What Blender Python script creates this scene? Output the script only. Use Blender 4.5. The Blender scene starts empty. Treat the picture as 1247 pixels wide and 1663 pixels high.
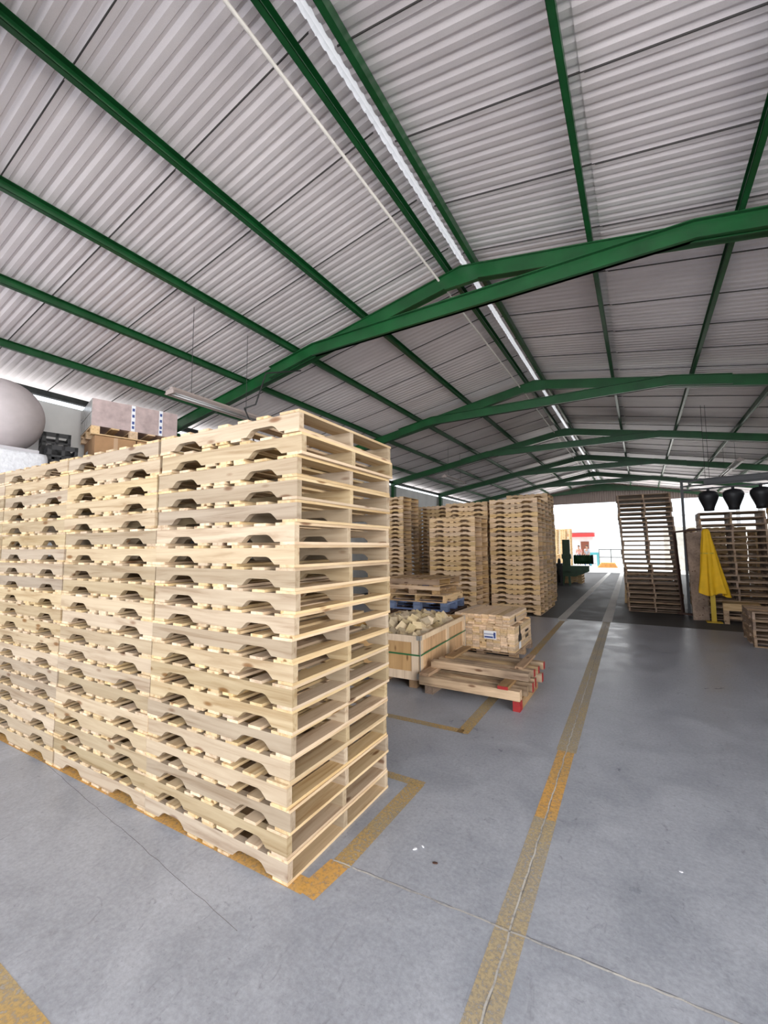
import bpy, bmesh, math, random
from mathutils import Vector, Matrix, Euler
random.seed(7)
scn = bpy.context.scene
COL = scn.collection
PI = math.pi
# ------------------------------------------------------------------ camera
HC = 1.683
fwd = Vector((-0.51286642, 0.85446226, 0.08283891))
rgt = Vector((0.85717406, 0.51500035, -0.00522171))
upv = Vector((0.04712382, -0.06832932, 0.99654927))
cd = bpy.data.cameras.new('camera'); cam = bpy.data.objects.new('camera', cd); COL.objects.link(cam)
cam.matrix_world = Matrix(((rgt.x, upv.x, -fwd.x, 0), (rgt.y, upv.y, -fwd.y, 0), (rgt.z, upv.z, -fwd.z, HC), (0, 0, 0, 1)))
cd.sensor_fit = 'VERTICAL'; cd.sensor_height = 24; cd.lens = 691.9 / 1663 * 24
cd.clip_start = 0.05; cd.clip_end = 500
scn.camera = cam
# ------------------------------------------------------------------ light
world = bpy.data.worlds.new('overcast_sky'); scn.world = world; world.use_nodes = True
bg = world.node_tree.nodes['Background']; bg.inputs[0].default_value = (0.86, 0.93, 1.0, 1); bg.inputs[1].default_value = 2.0
sd = bpy.data.lights.new('sun', 'SUN'); sd.energy = 6.0; sd.angle = 0.02; sd.color = (1, 0.96, 0.9)
sun = bpy.data.objects.new('sun', sd); COL.objects.link(sun); sun.rotation_euler = Vector((-0.42, 0.0, 1.0)).to_track_quat('Z', 'Y').to_euler()
# area lamps added out of view, standing in for daylight from rear and right
def area(name, loc, target, sx, sy, energy, color, spread=180):
    ld = bpy.data.lights.new(name, 'AREA'); ld.shape = 'RECTANGLE'; ld.size = sx; ld.size_y = sy; ld.energy = energy; ld.color = color; ld.spread = math.radians(spread)
    o = bpy.data.objects.new(name, ld); COL.objects.link(o); o.location = loc
    o.rotation_euler = (Vector(target) - Vector(loc)).to_track_quat('-Z', 'Z').to_euler(); return o
area('daylight_fill_rear', (-2.5, -9.5, 3.0), (-2.2, 12, 6.0), 11.0, 4.5, 640, (0.94, 0.96, 1.0), 120)
area('daylight_fill_side', (4.9, -0.9, 2.3), (-1.6, 1.6, 1.6), 6.6, 4.0, 360, (1.0, 0.97, 0.92), 110)
area('daylight_far_gate', (-1.2, 30.6, 2.4), (-1.2, 10, 2.0), 9.0, 4.0, 200, (1.0, 0.98, 0.95))
scn.view_settings.view_transform = 'Standard'; scn.view_settings.look = 'None'; scn.view_settings.gamma = 1
scn.view_settings.use_curve_mapping = False; scn.view_settings.exposure = 0.10
# ------------------------------------------------------------------ materials
def nmat(name):
    m = bpy.data.materials.new(name); m.use_nodes = True; nt = m.node_tree
    return m, nt, nt.nodes['Principled BSDF']
def N(nt, t, **kw):
    n = nt.nodes.new(t)
    for k, v in kw.items():
        if k.startswith('i_'):
            key = k[2:]; key = int(key) if key.isdigit() else key.replace('_', ' ')
            n.inputs[key].default_value = v
        else: setattr(n, k, v)
    return n
def ramp(nt, pts):
    r = nt.nodes.new('ShaderNodeValToRGB'); e = r.color_ramp.elements
    while len(e) < len(pts): e.new(0.5)
    for i, (p, c) in enumerate(pts):
        e[i].position = p; e[i].color = (*c, 1) if len(c) == 3 else c
    return r
def plain(name, col, rough=0.5, metal=0.0, noise=0.0, nscale=8, bump=0.0, trans=0.0):
    m, nt, b = nmat(name); b.inputs['Roughness'].default_value = rough; b.inputs['Metallic'].default_value = metal
    b.inputs['Base Color'].default_value = (*col, 1)
    tc = N(nt, 'ShaderNodeTexCoord'); no = N(nt, 'ShaderNodeTexNoise', i_Scale=nscale, i_Detail=4.0); nt.links.new(tc.outputs['Object'], no.inputs['Vector'])
    if noise:
        r = ramp(nt, [(0.3, tuple(c * (1 - noise) for c in col)), (0.7, tuple(min(1, c * (1 + noise)) for c in col))])
        nt.links.new(no.outputs['Fac'], r.inputs[0]); nt.links.new(r.outputs[0], b.inputs['Base Color'])
    if bump:
        bp = N(nt, 'ShaderNodeBump', i_Strength=bump, i_Distance=0.01); nt.links.new(no.outputs['Fac'], bp.inputs['Height']); nt.links.new(bp.outputs[0], b.inputs['Normal'])
    return m
def wood(name, light, dark, axis='X', knots=True, rough=0.7, vary=0.25, gs=1.0, stain=0.0):
    m, nt, b = nmat(name); L = nt.links.new; b.inputs['Roughness'].default_value = rough
    b.inputs['Specular IOR Level'].default_value = 0.25
    tc = N(nt, 'ShaderNodeTexCoord'); oi = N(nt, 'ShaderNodeObjectInfo')
    mul = N(nt, 'ShaderNodeMath', operation='MULTIPLY', i_1=91.7); L(oi.outputs['Random'], mul.inputs[0])
    add = N(nt, 'ShaderNodeVectorMath', operation='ADD'); L(tc.outputs['Object'], add.inputs[0]); L(mul.outputs[0], add.inputs[1])
    mp = N(nt, 'ShaderNodeMapping'); s = {'X': (1.3, 22, 22), 'Y': (22, 1.3, 22), 'Z': (22, 22, 1.3)}[axis]
    mp.inputs['Scale'].default_value = tuple(v * gs for v in s); L(add.outputs[0], mp.inputs[0])
    n1 = N(nt, 'ShaderNodeTexNoise', i_Scale=1.0, i_Detail=5.0, i_Roughness=0.6, i_Distortion=0.8); L(mp.outputs[0], n1.inputs['Vector'])
    r1 = ramp(nt, [(0.25, dark), (0.48, tuple((a * 0.35 + c * 0.65) for a, c in zip(dark, light))), (0.72, light)]); L(n1.outputs['Fac'], r1.inputs[0])
    n2 = N(nt, 'ShaderNodeTexNoise', i_Scale=2.2, i_Detail=2.0); L(add.outputs[0], n2.inputs['Vector'])
    last = r1.outputs[0]
    if knots:
        mk = N(nt, 'ShaderNodeMapping'); k = {'X': (3.0, 9, 9), 'Y': (9, 3.0, 9), 'Z': (9, 9, 3.0)}[axis]; mk.inputs['Scale'].default_value = k; L(add.outputs[0], mk.inputs[0])
        vo = N(nt, 'ShaderNodeTexVoronoi', i_Scale=1.0); L(mk.outputs[0], vo.inputs['Vector'])
        rk = ramp(nt, [(0.0, (1, 1, 1)), (0.10, (0.8,) * 3), (0.17, (0, 0, 0))]); L(vo.outputs['Distance'], rk.inputs[0])
        mx = N(nt, 'ShaderNodeMix', data_type='RGBA'); L(rk.outputs[0], mx.inputs[0]); L(last, mx.inputs[6]); mx.inputs[7].default_value = (0.16, 0.075, 0.03, 1); last = mx.outputs[2]
    if stain:
        rs = ramp(nt, [(0.42, (0, 0, 0)), (0.6, (stain,) * 3)]); L(n2.outputs['Fac'], rs.inputs[0])
        mx = N(nt, 'ShaderNodeMix', data_type='RGBA'); L(rs.outputs[0], mx.inputs[0]); L(last, mx.inputs[6]); mx.inputs[7].default_value = (0.05, 0.035, 0.03, 1); last = mx.outputs[2]
    hs = N(nt, 'ShaderNodeHueSaturation'); L(last, hs.inputs['Color'])
    m2 = N(nt, 'ShaderNodeMath', operation='MULTIPLY', i_1=7.31); L(oi.outputs['Random'], m2.inputs[0]); fr = N(nt, 'ShaderNodeMath', operation='FRACT'); L(m2.outputs[0], fr.inputs[0])
    mr = N(nt, 'ShaderNodeMapRange', i_3=1 - vary, i_4=1 + vary * 0.55); L(oi.outputs['Random'], mr.inputs[0]); L(mr.outputs[0], hs.inputs['Value'])
    m4 = N(nt, 'ShaderNodeMapRange', i_3=0.85, i_4=1.18); L(fr.outputs[0], m4.inputs[0]); L(m4.outputs[0], hs.inputs['Saturation'])
    m3 = N(nt, 'ShaderNodeMapRange', i_3=0.493, i_4=0.505); L(fr.outputs[0], m3.inputs[0]); L(m3.outputs[0], hs.inputs['Hue'])
    L(hs.outputs[0], b.inputs['Base Color'])
    bp = N(nt, 'ShaderNodeBump', i_Strength=0.25, i_Distance=0.004); L(n1.outputs['Fac'], bp.inputs['Height']); L(bp.outputs[0], b.inputs['Normal'])
    return m
P_L, P_D = (0.58, 0.45, 0.305), (0.32, 0.20, 0.105)
M = {}
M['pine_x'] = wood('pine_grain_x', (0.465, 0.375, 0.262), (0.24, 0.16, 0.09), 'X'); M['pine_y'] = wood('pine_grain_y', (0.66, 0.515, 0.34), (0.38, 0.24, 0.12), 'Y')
O_L, O_D = (0.66, 0.46, 0.28), (0.34, 0.20, 0.10)
M['old_x'] = wood('aged_pine_x', O_L, O_D, 'X', stain=0.25); M['old_y'] = wood('aged_pine_y', O_L, O_D, 'Y', stain=0.25)
G_L, G_D = (0.56, 0.40, 0.28), (0.25, 0.16, 0.10)
M['grey_x'] = wood('grey_pine_x', G_L, G_D, 'X', stain=0.4); M['grey_y'] = wood('grey_pine_y', G_L, G_D, 'Y', stain=0.4)
M['mid_x'] = wood('mid_pine_x', (0.90, 0.66, 0.41), (0.50, 0.31, 0.16), 'X'); M['mid_y'] = wood('mid_pine_y', (0.90, 0.66, 0.41), (0.50, 0.31, 0.16), 'Y')
M['dark_x'] = wood('dark_brown_x', (0.11, 0.065, 0.045), (0.05, 0.03, 0.02), 'X'); M['dark_y'] = wood('dark_brown_y', (0.11, 0.065, 0.045), (0.05, 0.03, 0.02), 'Y')
M['blue_x'] = wood('blue_paint_x', (0.27, 0.35, 0.58), (0.07, 0.11, 0.27), 'X', knots=False, stain=0.2); M['blue_y'] = wood('blue_paint_y', (0.27, 0.35, 0.58), (0.07, 0.11, 0.27), 'Y', knots=False, stain=0.2)
M['beam'] = wood('weathered_beam', (0.74, 0.54, 0.33), (0.22, 0.12, 0.06), 'X', stain=0.55, vary=0.2)
M['beam_y'] = wood('weathered_beam_y', (0.55, 0.36, 0.19), (0.26, 0.14, 0.07), 'Y', stain=0.3, vary=0.2)
M['ply'] = wood('plywood', (0.66, 0.42, 0.20), (0.42, 0.24, 0.10), 'Z', gs=0.5, stain=0.12)
M['batten'] = wood('batten_pine', (0.80, 0.64, 0.46), (0.52, 0.37, 0.23), 'Z', stain=0.12)
M['green'] = plain('green_steel_paint', (0.006, 0.068, 0.018), 0.36, noise=0.25, nscale=3)
M['red'] = plain('red_end_paint', (0.30, 0.015, 0.015), 0.6, noise=0.25, nscale=40)
M['black_steel'] = plain('black_steel', (0.018, 0.018, 0.022), 0.45)
M['black_plastic'] = plain('black_plastic', (0.012, 0.012, 0.015), 0.5)
M['dark_metal'] = plain('dark_iron', (0.055, 0.06, 0.06), 0.5, 0.6, noise=0.3)
M['rust'] = plain('rusty_frame', (0.07, 0.035, 0.025), 0.7, noise=0.4, nscale=12)
M['white_paint'] = plain('white_wall_paint', (0.72, 0.72, 0.72), 0.8, noise=0.08, nscale=2)
M['white_tank'] = plain('tank_plaster', (0.58, 0.52, 0.53), 0.75, noise=0.06, nscale=6, bump=0.3)
M['foam'] = plain('white_foam', (0.86, 0.87, 0.92), 0.85, noise=0.1, nscale=20, bump=0.8)
M['slab'] = plain('grey_slab', (0.62, 0.60, 0.63), 0.8)
M['card'] = plain('cardboard', (0.42, 0.24, 0.12), 0.85, noise=0.12, nscale=5)
M['wrap'] = plain('stretch_wrapped_card', (0.50, 0.39, 0.38), 0.28, noise=0.18, nscale=9, bump=0.3)
M['lamp_body'] = plain('lamp_enamel', (0.34, 0.28, 0.26), 0.45)
M['lamp_tube'] = plain('lamp_tube_glass', (0.75, 0.75, 0.76), 0.2)
M['conduit'] = plain('conduit_pipe', (0.62, 0.58, 0.54), 0.4, noise=0.1)
M['cord'] = plain('cord', (0.02, 0.02, 0.02), 0.6)
M['yellow_cloth'] = plain('yellow_cloth', (0.86, 0.50, 0.012), 0.75, noise=0.08, nscale=6)
M['yellow_post'] = plain('yellow_post', (0.62, 0.42, 0.03), 0.6)
M['green_machine'] = plain('green_machine', (0.02, 0.085, 0.03), 0.45, noise=0.2)
M['paper'] = plain('paper_label', (0.85, 0.86, 0.90), 0.6)
M['blue_print'] = plain('blue_print', (0.06, 0.09, 0.28), 0.7)
M['ink'] = plain('stencil_ink', (0.03, 0.025, 0.025), 0.8)
M['strap'] = plain('green_strap', (0.03, 0.16, 0.06), 0.45)
M['zinc'] = plain('zinc_corner', (0.6, 0.58, 0.55), 0.4, 0.6)
M['yard'] = plain('yard_concrete', (0.62, 0.61, 0.58), 0.85, noise=0.1, nscale=0.8)
M['block'] = plain('pale_block', (0.66, 0.62, 0.56), 0.9, noise=0.15, nscale=3)
M['red_awning'] = plain('red_awning', (0.60, 0.05, 0.05), 0.7)
M['brown_door'] = plain('brown_door', (0.22, 0.07, 0.04), 0.7)
M['teal'] = plain('teal_paint', (0.10, 0.45, 0.50), 0.5)
M['orange'] = plain('orange_wood', (0.75, 0.35, 0.10), 0.7, noise=0.2)
M['skin'] = plain('skin', (0.45, 0.25, 0.17), 0.6); M['hair'] = plain('dark_hair', (0.02, 0.015, 0.01), 0.7)
M['jeans'] = plain('blue_jeans', (0.10, 0.20, 0.42), 0.85); M['shirt'] = plain('grey_shirt', (0.35, 0.36, 0.40), 0.85); M['shirt_red'] = plain('pink_shirt', (0.60, 0.30, 0.28), 0.85)

def roofing():
    m, nt, b = nmat('galvanised_roof_sheet'); L = nt.links.new
    tc = N(nt, 'ShaderNodeTexCoord'); mp = N(nt, 'ShaderNodeMapping'); mp.inputs['Scale'].default_value = (0.8, 3.5, 1); L(tc.outputs['Object'], mp.inputs[0])
    n1 = N(nt, 'ShaderNodeTexNoise', i_Scale=1.2, i_Detail=3.0); L(mp.outputs[0], n1.inputs['Vector'])
    n2 = N(nt, 'ShaderNodeTexNoise', i_Scale=160.0, i_Detail=2.0); L(tc.outputs['Object'], n2.inputs['Vector'])
    mm = N(nt, 'ShaderNodeMath', operation='MULTIPLY_ADD', i_1=0.35); L(n2.outputs['Fac'], mm.inputs[0]); L(n1.outputs['Fac'], mm.inputs[2])
    r = ramp(nt, [(0.45, (0.72, 0.66, 0.68)), (0.9, (0.86, 0.80, 0.82))]); L(mm.outputs[0], r.inputs[0]); L(r.outputs[0], b.inputs['Base Color'])
    b.inputs['Metallic'].default_value = 0.3
    rr = N(nt, 'ShaderNodeMapRange', i_3=0.42, i_4=0.55); L(n1.outputs['Fac'], rr.inputs[0]); L(rr.outputs[0], b.inputs['Roughness'])
    return m
M['roof'] = roofing()
m, nt, b = nmat('translucent_ridge_cap')
b.inputs['Base Color'].default_value = (0.7, 0.72, 0.73, 1); b.inputs['Roughness'].default_value = 0.35; b.inputs['Metallic'].default_value = 0.5; b.inputs['Transmission Weight'].default_value = 0.0
tl = N(nt, 'ShaderNodeBsdfTranslucent'); tl.inputs[0].default_value = (0.85, 0.88, 0.9, 1); mxs = N(nt, 'ShaderNodeMixShader', i_0=0.10)
nt.links.new(b.outputs[0], mxs.inputs[1]); nt.links.new(tl.outputs[0], mxs.inputs[2]); nt.links.new(mxs.outputs[0], nt.nodes['Material Output'].inputs[0])
M['cap'] = m

def concrete(name, c1, c2, r0, r1, spec=0.5):
    m, nt, b = nmat(name); L = nt.links.new
    tc = N(nt, 'ShaderNodeTexCoord')
    n1 = N(nt, 'ShaderNodeTexNoise', i_Scale=2.3, i_Detail=9.0, i_Roughness=0.68, i_Distortion=0.6); L(tc.outputs['Object'], n1.inputs['Vector'])
    r = ramp(nt, [(0.32, c1), (0.68, c2)]); L(n1.outputs['Fac'], r.inputs[0])
    nf = N(nt, 'ShaderNodeTexNoise', i_Scale=45.0, i_Detail=5.0, i_Roughness=0.7); L(tc.outputs['Object'], nf.inputs['Vector'])
    rf = ramp(nt, [(0.3, (0.80,) * 3), (0.7, (1.12,) * 3)]); L(nf.outputs['Fac'], rf.inputs[0])
    mu = N(nt, 'ShaderNodeMix', data_type='RGBA', blend_type='MULTIPLY', i_0=1.0); L(r.outputs[0], mu.inputs[6]); L(rf.outputs[0], mu.inputs[7]); last = mu.outputs[2]
    # scuffs: stretched dark marks and small oil specks
    for sc, sz, lo, hi, amt in (((5, 1.6, 1), 2.6, 0.66, 0.76, 0.35), ((1, 1, 1), 11.0, 0.67, 0.73, 0.45), ((1, 1.8, 1), 34.0, 0.66, 0.72, 0.35)):
        mp = N(nt, 'ShaderNodeMapping'); mp.inputs['Scale'].default_value = sc; mp.inputs['Rotation'].default_value = (0, 0, 0.8); L(tc.outputs['Object'], mp.inputs[0])
        ns = N(nt, 'ShaderNodeTexNoise', i_Scale=sz, i_Detail=6.0, i_Roughness=0.65, i_Distortion=1.5); L(mp.outputs[0], ns.inputs['Vector'])
        rs = ramp(nt, [(lo - 0.05, (0, 0, 0)), (hi, (amt,) * 3)]); L(ns.outputs['Fac'], rs.inputs[0])
        mx = N(nt, 'ShaderNodeMix', data_type='RGBA'); L(rs.outputs[0], mx.inputs[0]); L(last, mx.inputs[6]); mx.inputs[7].default_value = (0.06, 0.06, 0.065, 1); last = mx.outputs[2]
    L(last, b.inputs['Base Color']); b.inputs['Specular IOR Level'].default_value = spec
    rr = N(nt, 'ShaderNodeMapRange', i_3=r0, i_4=r1, i_1=0.3, i_2=0.7); L(n1.outputs['Fac'], rr.inputs[0]); L(rr.outputs[0], b.inputs['Roughness'])
    nb = N(nt, 'ShaderNodeTexNoise', i_Scale=14.0, i_Detail=6.0, i_Roughness=0.65); L(tc.outputs['Object'], nb.inputs['Vector'])
    bp = N(nt, 'ShaderNodeBump', i_Strength=0.35, i_Distance=0.006); L(nb.outputs['Fac'], bp.inputs['Height']); L(bp.outputs[0], b.inputs['Normal'])
    return m
M['floor'] = concrete('grey_concrete_floor', (0.27, 0.285, 0.325), (0.39, 0.405, 0.45), 0.26, 0.5)
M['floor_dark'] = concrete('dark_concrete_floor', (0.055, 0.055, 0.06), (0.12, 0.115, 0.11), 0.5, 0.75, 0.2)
def paint(name, c, keep, c2=None, sc=7.0):
    m, nt, b = nmat(name); L = nt.links.new; b.inputs['Roughness'].default_value = 0.7
    tc = N(nt, 'ShaderNodeTexCoord'); n = N(nt, 'ShaderNodeTexNoise', i_Scale=sc, i_Detail=6.0, i_Roughness=0.6); L(tc.outputs['Object'], n.inputs['Vector'])
    n2 = N(nt, 'ShaderNodeTexNoise', i_Scale=1.4, i_Detail=3.0); L(tc.outputs['Object'], n2.inputs['Vector'])
    rc = ramp(nt, [(0.4, c), (0.6, c2 or c)]); L(n2.outputs['Fac'], rc.inputs[0]); L(rc.outputs[0], b.inputs['Base Color'])
    r = ramp(nt, [(0.5 - keep * 0.35, (0.22,) * 3), (0.72 - keep * 0.3, (0.80,) * 3)]); L(n.outputs['Fac'], r.inputs[0])
    tr = N(nt, 'ShaderNodeBsdfTransparent'); mx = N(nt, 'ShaderNodeMixShader'); L(r.outputs[0], mx.inputs[0]); L(tr.outputs[0], mx.inputs[1]); L(b.outputs[0], mx.inputs[2]); L(mx.outputs[0], nt.nodes['Material Output'].inputs[0])
    return m
M['y_paint'] = paint('yellow_floor_paint', (0.56, 0.35, 0.10), 0.5, (0.45, 0.34, 0.17), 55)
M['y_fresh'] = paint('fresh_yellow_paint', (0.72, 0.38, 0.08), 0.62, (0.62, 0.36, 0.10), 45)
M['y_dirty'] = paint('dirty_yellow_paint', (0.42, 0.35, 0.24), 0.5, (0.50, 0.38, 0.20), 60)
M['w_paint'] = paint('white_floor_paint', (0.85, 0.84, 0.80), 1.1, (0.75, 0.73, 0.70), 14)
M['joint'] = paint('joint_filler', (0.66, 0.63, 0.58), 0.75, (0.42, 0.40, 0.38), 30)
M['joint_dark'] = paint('joint_dirt', (0.12, 0.11, 0.11), 0.75, (0.2, 0.19, 0.18), 12)

# ------------------------------------------------------------------ mesh helpers
class MB:
    def __init__(s): s.v = []; s.f = []; s.sm = []
    def add(s, vs, fs, smooth=False):
        k = len(s.v); s.v += [tuple(v) for v in vs]; s.f += [tuple(i + k for i in f) for f in fs]; s.sm += [smooth] * len(fs); return s
    def box(s, x0, x1, y0, y1, z0, z1, mat=None):
        vs = [Vector((x, y, z)) for z in (z0, z1) for y in (y0, y1) for x in (x0, x1)]
        if mat is not None: vs = [mat @ v for v in vs]
        return s.add(vs, [(0, 2, 3, 1), (4, 5, 7, 6), (0, 1, 5, 4), (2, 6, 7, 3), (0, 4, 6, 2), (1, 3, 7, 5)])
    def bar(s, a, b, w, h, roll_up=(0, 0, 1)):      # box along a->b, width w sideways, height h
        a, b = Vector(a), Vector(b); d = (b - a).normalized(); up = Vector(roll_up)
        sd_ = d.cross(up)
        if sd_.length < 1e-4: sd_ = Vector((1, 0, 0))
        sd_.normalize(); u = sd_.cross(d).normalized()
        vs = [p + sd_ * (i * w / 2) + u * (j * h / 2) for p in (a, b) for j in (-1, 1) for i in (-1, 1)]
        return s.add(vs, [(0, 1, 3, 2), (4, 6, 7, 5), (0, 4, 5, 1), (2, 3, 7, 6), (0, 2, 6, 4), (1, 5, 7, 3)])
    def prism(s, poly, y0, y1, plane='XZ', mat=None):   # poly in (a,b), extruded along the third axis
        n = len(poly)
        def P(a, b, c): return {'XZ': (a, c, b), 'YZ': (c, a, b), 'XY': (a, b, c)}[plane]
        vs = [Vector(P(a, b, y0)) for a, b in poly] + [Vector(P(a, b, y1)) for a, b in poly]
        if mat is not None: vs = [mat @ v for v in vs]
        return s.add(vs, [tuple(range(n)), tuple(range(2 * n - 1, n - 1, -1))] + [(i, i + n, (i + 1) % n + n, (i + 1) % n) for i in range(n)])
    def tube(s, pts, r, n=8, cap=True):
        pts = [Vector(p) for p in pts]; rings = []
        k0 = len(s.v)
        for i, p in enumerate(pts):
            d = (pts[min(i + 1, len(pts) - 1)] - pts[max(i - 1, 0)]).normalized()
            a = d.cross(Vector((0, 0, 1)))
            if a.length < 1e-3: a = d.cross(Vector((1, 0, 0)))
            a.normalize(); b_ = d.cross(a); rr = r[i] if isinstance(r, (list, tuple)) else r
            s.v += [tuple(p + a * (rr * math.cos(2 * PI * j / n)) + b_ * (rr * math.sin(2 * PI * j / n))) for j in range(n)]
        for i in range(len(pts) - 1):
            for j in range(n):
                s.f.append((k0 + i * n + j, k0 + i * n + (j + 1) % n, k0 + (i + 1) * n + (j + 1) % n, k0 + (i + 1) * n + j)); s.sm.append(True)
        if cap:
            s.f.append(tuple(k0 + j for j in range(n - 1, -1, -1))); s.sm.append(False)
            e = k0 + (len(pts) - 1) * n; s.f.append(tuple(e + j for j in range(n))); s.sm.append(False)
        return s
    def lathe(s, prof, n=24, fn=None, close=True):    # prof [(r,z)], fn(r,z,ang)->r
        k0 = len(s.v)
        for r, z in prof:
            for j in range(n):
                a = 2 * PI * j / n; q = fn(r, z, a) if fn else r
                s.v.append((q * math.cos(a), q * math.sin(a), z))
        for i in range(len(prof) - 1):
            for j in range(n):
                s.f.append((k0 + i * n + j, k0 + i * n + (j + 1) % n, k0 + (i + 1) * n + (j + 1) % n, k0 + (i + 1) * n + j)); s.sm.append(True)
        if close:
            s.f.append(tuple(k0 + j for j in range(n - 1, -1, -1))); s.sm.append(False)
            e = k0 + (len(prof) - 1) * n; s.f.append(tuple(e + j for j in range(n))); s.sm.append(False)
        return s
    def mesh(s, name, mat):
        me = bpy.data.meshes.new(name); me.from_pydata(s.v, [], s.f); me.materials.append(mat)
        me.polygons.foreach_set('use_smooth', s.sm); me.update()
        bm = bmesh.new(); bm.from_mesh(me); bmesh.ops.recalc_face_normals(bm, faces=bm.faces); bm.to_mesh(me); bm.free()
        return me
    def obj(s, name, mat, parent=None, loc=None, rot=None):
        return put(name, s.mesh(name, mat), parent, loc, rot)
def put(name, me, parent=None, loc=None, rot=None):
    o = bpy.data.objects.new(name, me); COL.objects.link(o)
    if parent is not None: o.parent = parent
    if loc is not None: o.location = loc
    if rot is not None: o.rotation_euler = rot
    return o
def tag(o, label, cat, group=None, kind=None):
    o['label'] = label; o['category'] = cat
    if group: o['group'] = group
    if kind: o['kind'] = kind
    return o
def empty(name, loc, rz=0, label=None, cat=None, group=None):
    o = bpy.data.objects.new(name, None); COL.objects.link(o); o.location = loc; o.rotation_euler = (0, 0, rz); o.empty_display_size = 0.1
    if label: tag(o, label, cat, group)
    return o
def struct(o): o['kind'] = 'structure'; return o

# ------------------------------------------------------------------ the shell
XR, ZR, S = -2.02, 5.68, 0.18          # ridge line, height under the purlins, roof slope
HWL, HWR = 6.84, 6.84
Y0, Y1 = -4.4, 30.3
XL, XRW = XR - HWL, XR + HWR
def roofz(x, dz=0.0): return ZR - S * abs(x - XR) + dz
struct(MB().box(XL - 0.3, XRW + 0.3, Y0 - 1, 10.85, -0.12, 0).obj('floor', M['floor']))
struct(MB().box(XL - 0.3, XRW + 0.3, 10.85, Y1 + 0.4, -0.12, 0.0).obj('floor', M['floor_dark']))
g = MB(); g.box(-60, 60, -50, Y0 - 1.0, -0.2, -0.02); g.box(-60, 60, Y1 + 0.4, 110, -0.2, -0.02); g.box(XRW + 0.3, 60, Y0 - 1, Y1 + 0.4, -0.2, -0.02); g.box(-60, XL - 0.3, Y0 - 1, Y1 + 0.4, -0.2, -0.02)
yard = g.obj('ground', M['yard']); struct(yard)

# corrugated roof: rows of sheets running down the slope, each sheet lapping its neighbour
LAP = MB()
def roof_side(sgn):
    g = MB(); W = 0.967; ribs = 8; p = W / ribs; dep = 0.017
    rows = [(0.04, 1.92), (1.78, 4.60), (4.46, 7.15)]
    nsheet = int((Y1 - Y0 + 1.6) / W) + 1
    for ri, (d0, d1) in enumerate(rows):
        for k in range(nsheet):
            y = Y0 - 1.16 + (0.36 if sgn > 0 else 0.165) + k * W
            if y > Y1 + 0.2: break
            off = 0.128 + (0.0 if ri % 2 == 0 else -0.010) 
            pr = []
            for r_ in range(ribs):
                b0 = y + r_ * p
                pr += [(b0, r_ * .0016), (b0 + p * 0.44, r_ * .0016), (b0 + p * 0.52, dep + r_ * .0016), (b0 + p * 0.70, dep + r_ * .0016)]
            pr += [(y + W, .0135), (y + W + .045, .0135), (y + W + .050, -.0005)]
            # added dark strip painting the shade in the mouth of each side lap
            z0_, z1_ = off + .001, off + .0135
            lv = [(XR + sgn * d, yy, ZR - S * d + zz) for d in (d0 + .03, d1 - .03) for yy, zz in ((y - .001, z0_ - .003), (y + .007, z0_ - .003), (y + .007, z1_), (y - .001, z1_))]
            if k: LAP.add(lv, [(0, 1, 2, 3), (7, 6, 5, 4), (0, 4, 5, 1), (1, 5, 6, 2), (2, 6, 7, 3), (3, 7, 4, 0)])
            n = len(pr); vs = []
            for d in (d0, d1):
                for yy, zz in pr: vs.append((XR + sgn * d, yy, ZR - S * d + off + zz))
            g.add(vs, [(i, i + 1, i + 1 + n, i + n) for i in range(n - 1)])
    return g
for s_, nm in ((-1, 'ceiling'), (1, 'ceiling')): struct(roof_side(s_).obj(nm, M['roof']))
struct(LAP.obj('trim_22', plain('lap_shade_strip', (0.05, 0.045, 0.045), 0.8)))
# screws / hooks showing beside the purlins are tiny dimples in the sheet; ridge cap above the open slot
g = MB()
p = []
for i in range(int((Y1 - Y0) / 0.129)):
    y = Y0 + i * 0.129
    for dy, w in ((0, 0.17), (0.06, 0.17), (0.065, 0.14), (0.125, 0.14)): p.append((y + dy, w))
vs = []
for y, w in p: vs += [(XR - w, y, ZR + 0.165), (XR - 0.03, y, ZR + 0.20), (XR + 0.03, y, ZR + 0.20), (XR + w, y, ZR + 0.165)]
g.add(vs, [(4 * i + j, 4 * i + j + 1, 4 * i + j + 5, 4 * i + j + 4) for i in range(len(p) - 1) for j in range(3)])
struct(g.obj('trim_1', M['cap']))
# walls
def boxwall(name, x0, x1, y0, y1, z0, z1, mat): return struct(MB().box(x0, x1, y0, y1, z0, z1).obj(name, mat))
boxwall('wall_left', XL - 0.2, XL, Y0, Y1, 0, 4.27, M['white_paint'])
boxwall('wall_right', XRW, XRW + 0.2, 2.6, 24.0, 0, 4.0, M['block'])
# far gable: corrugated header and green truss band, opening below
g = MB()
x = XL
while x < XRW:
    for a, b_ in ((0, 0.05), ):
        pass
    x += 0.0
    break
n = int((XRW - XL) / 0.13); prof = []
for i in range(n):
    xx = XL + i * 0.13; prof += [(xx, 0), (xx + 0.065, 0), (xx + 0.08, 0.03), (xx + 0.115, 0.03)]
prof.append((XRW, 0)); vs = []
for xx, yy in prof: vs.append((xx, Y1 + yy, 4.46))
for xx, yy in prof: vs.append((xx, Y1 + yy, roofz(xx, 0.12)))
k = len(prof); g.add(vs, [(i, i + 1, i + 1 + k, i + k) for i in range(k - 1)])
struct(g.obj('wall_far', plain('brown_tin', (0.36, 0.29, 0.26), 0.6, 0.2)))
boxwall('wall_light_blocker', 0.8, XRW, Y0 - 0.1, Y0, 0, 4.3, M['block'])  # unseen wall added to block rear daylight from the right side
boxwall('wall_far_left', XL, -5.6, Y1, Y1 + 0.15, 0, 4.46, M['white_paint'])

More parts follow.
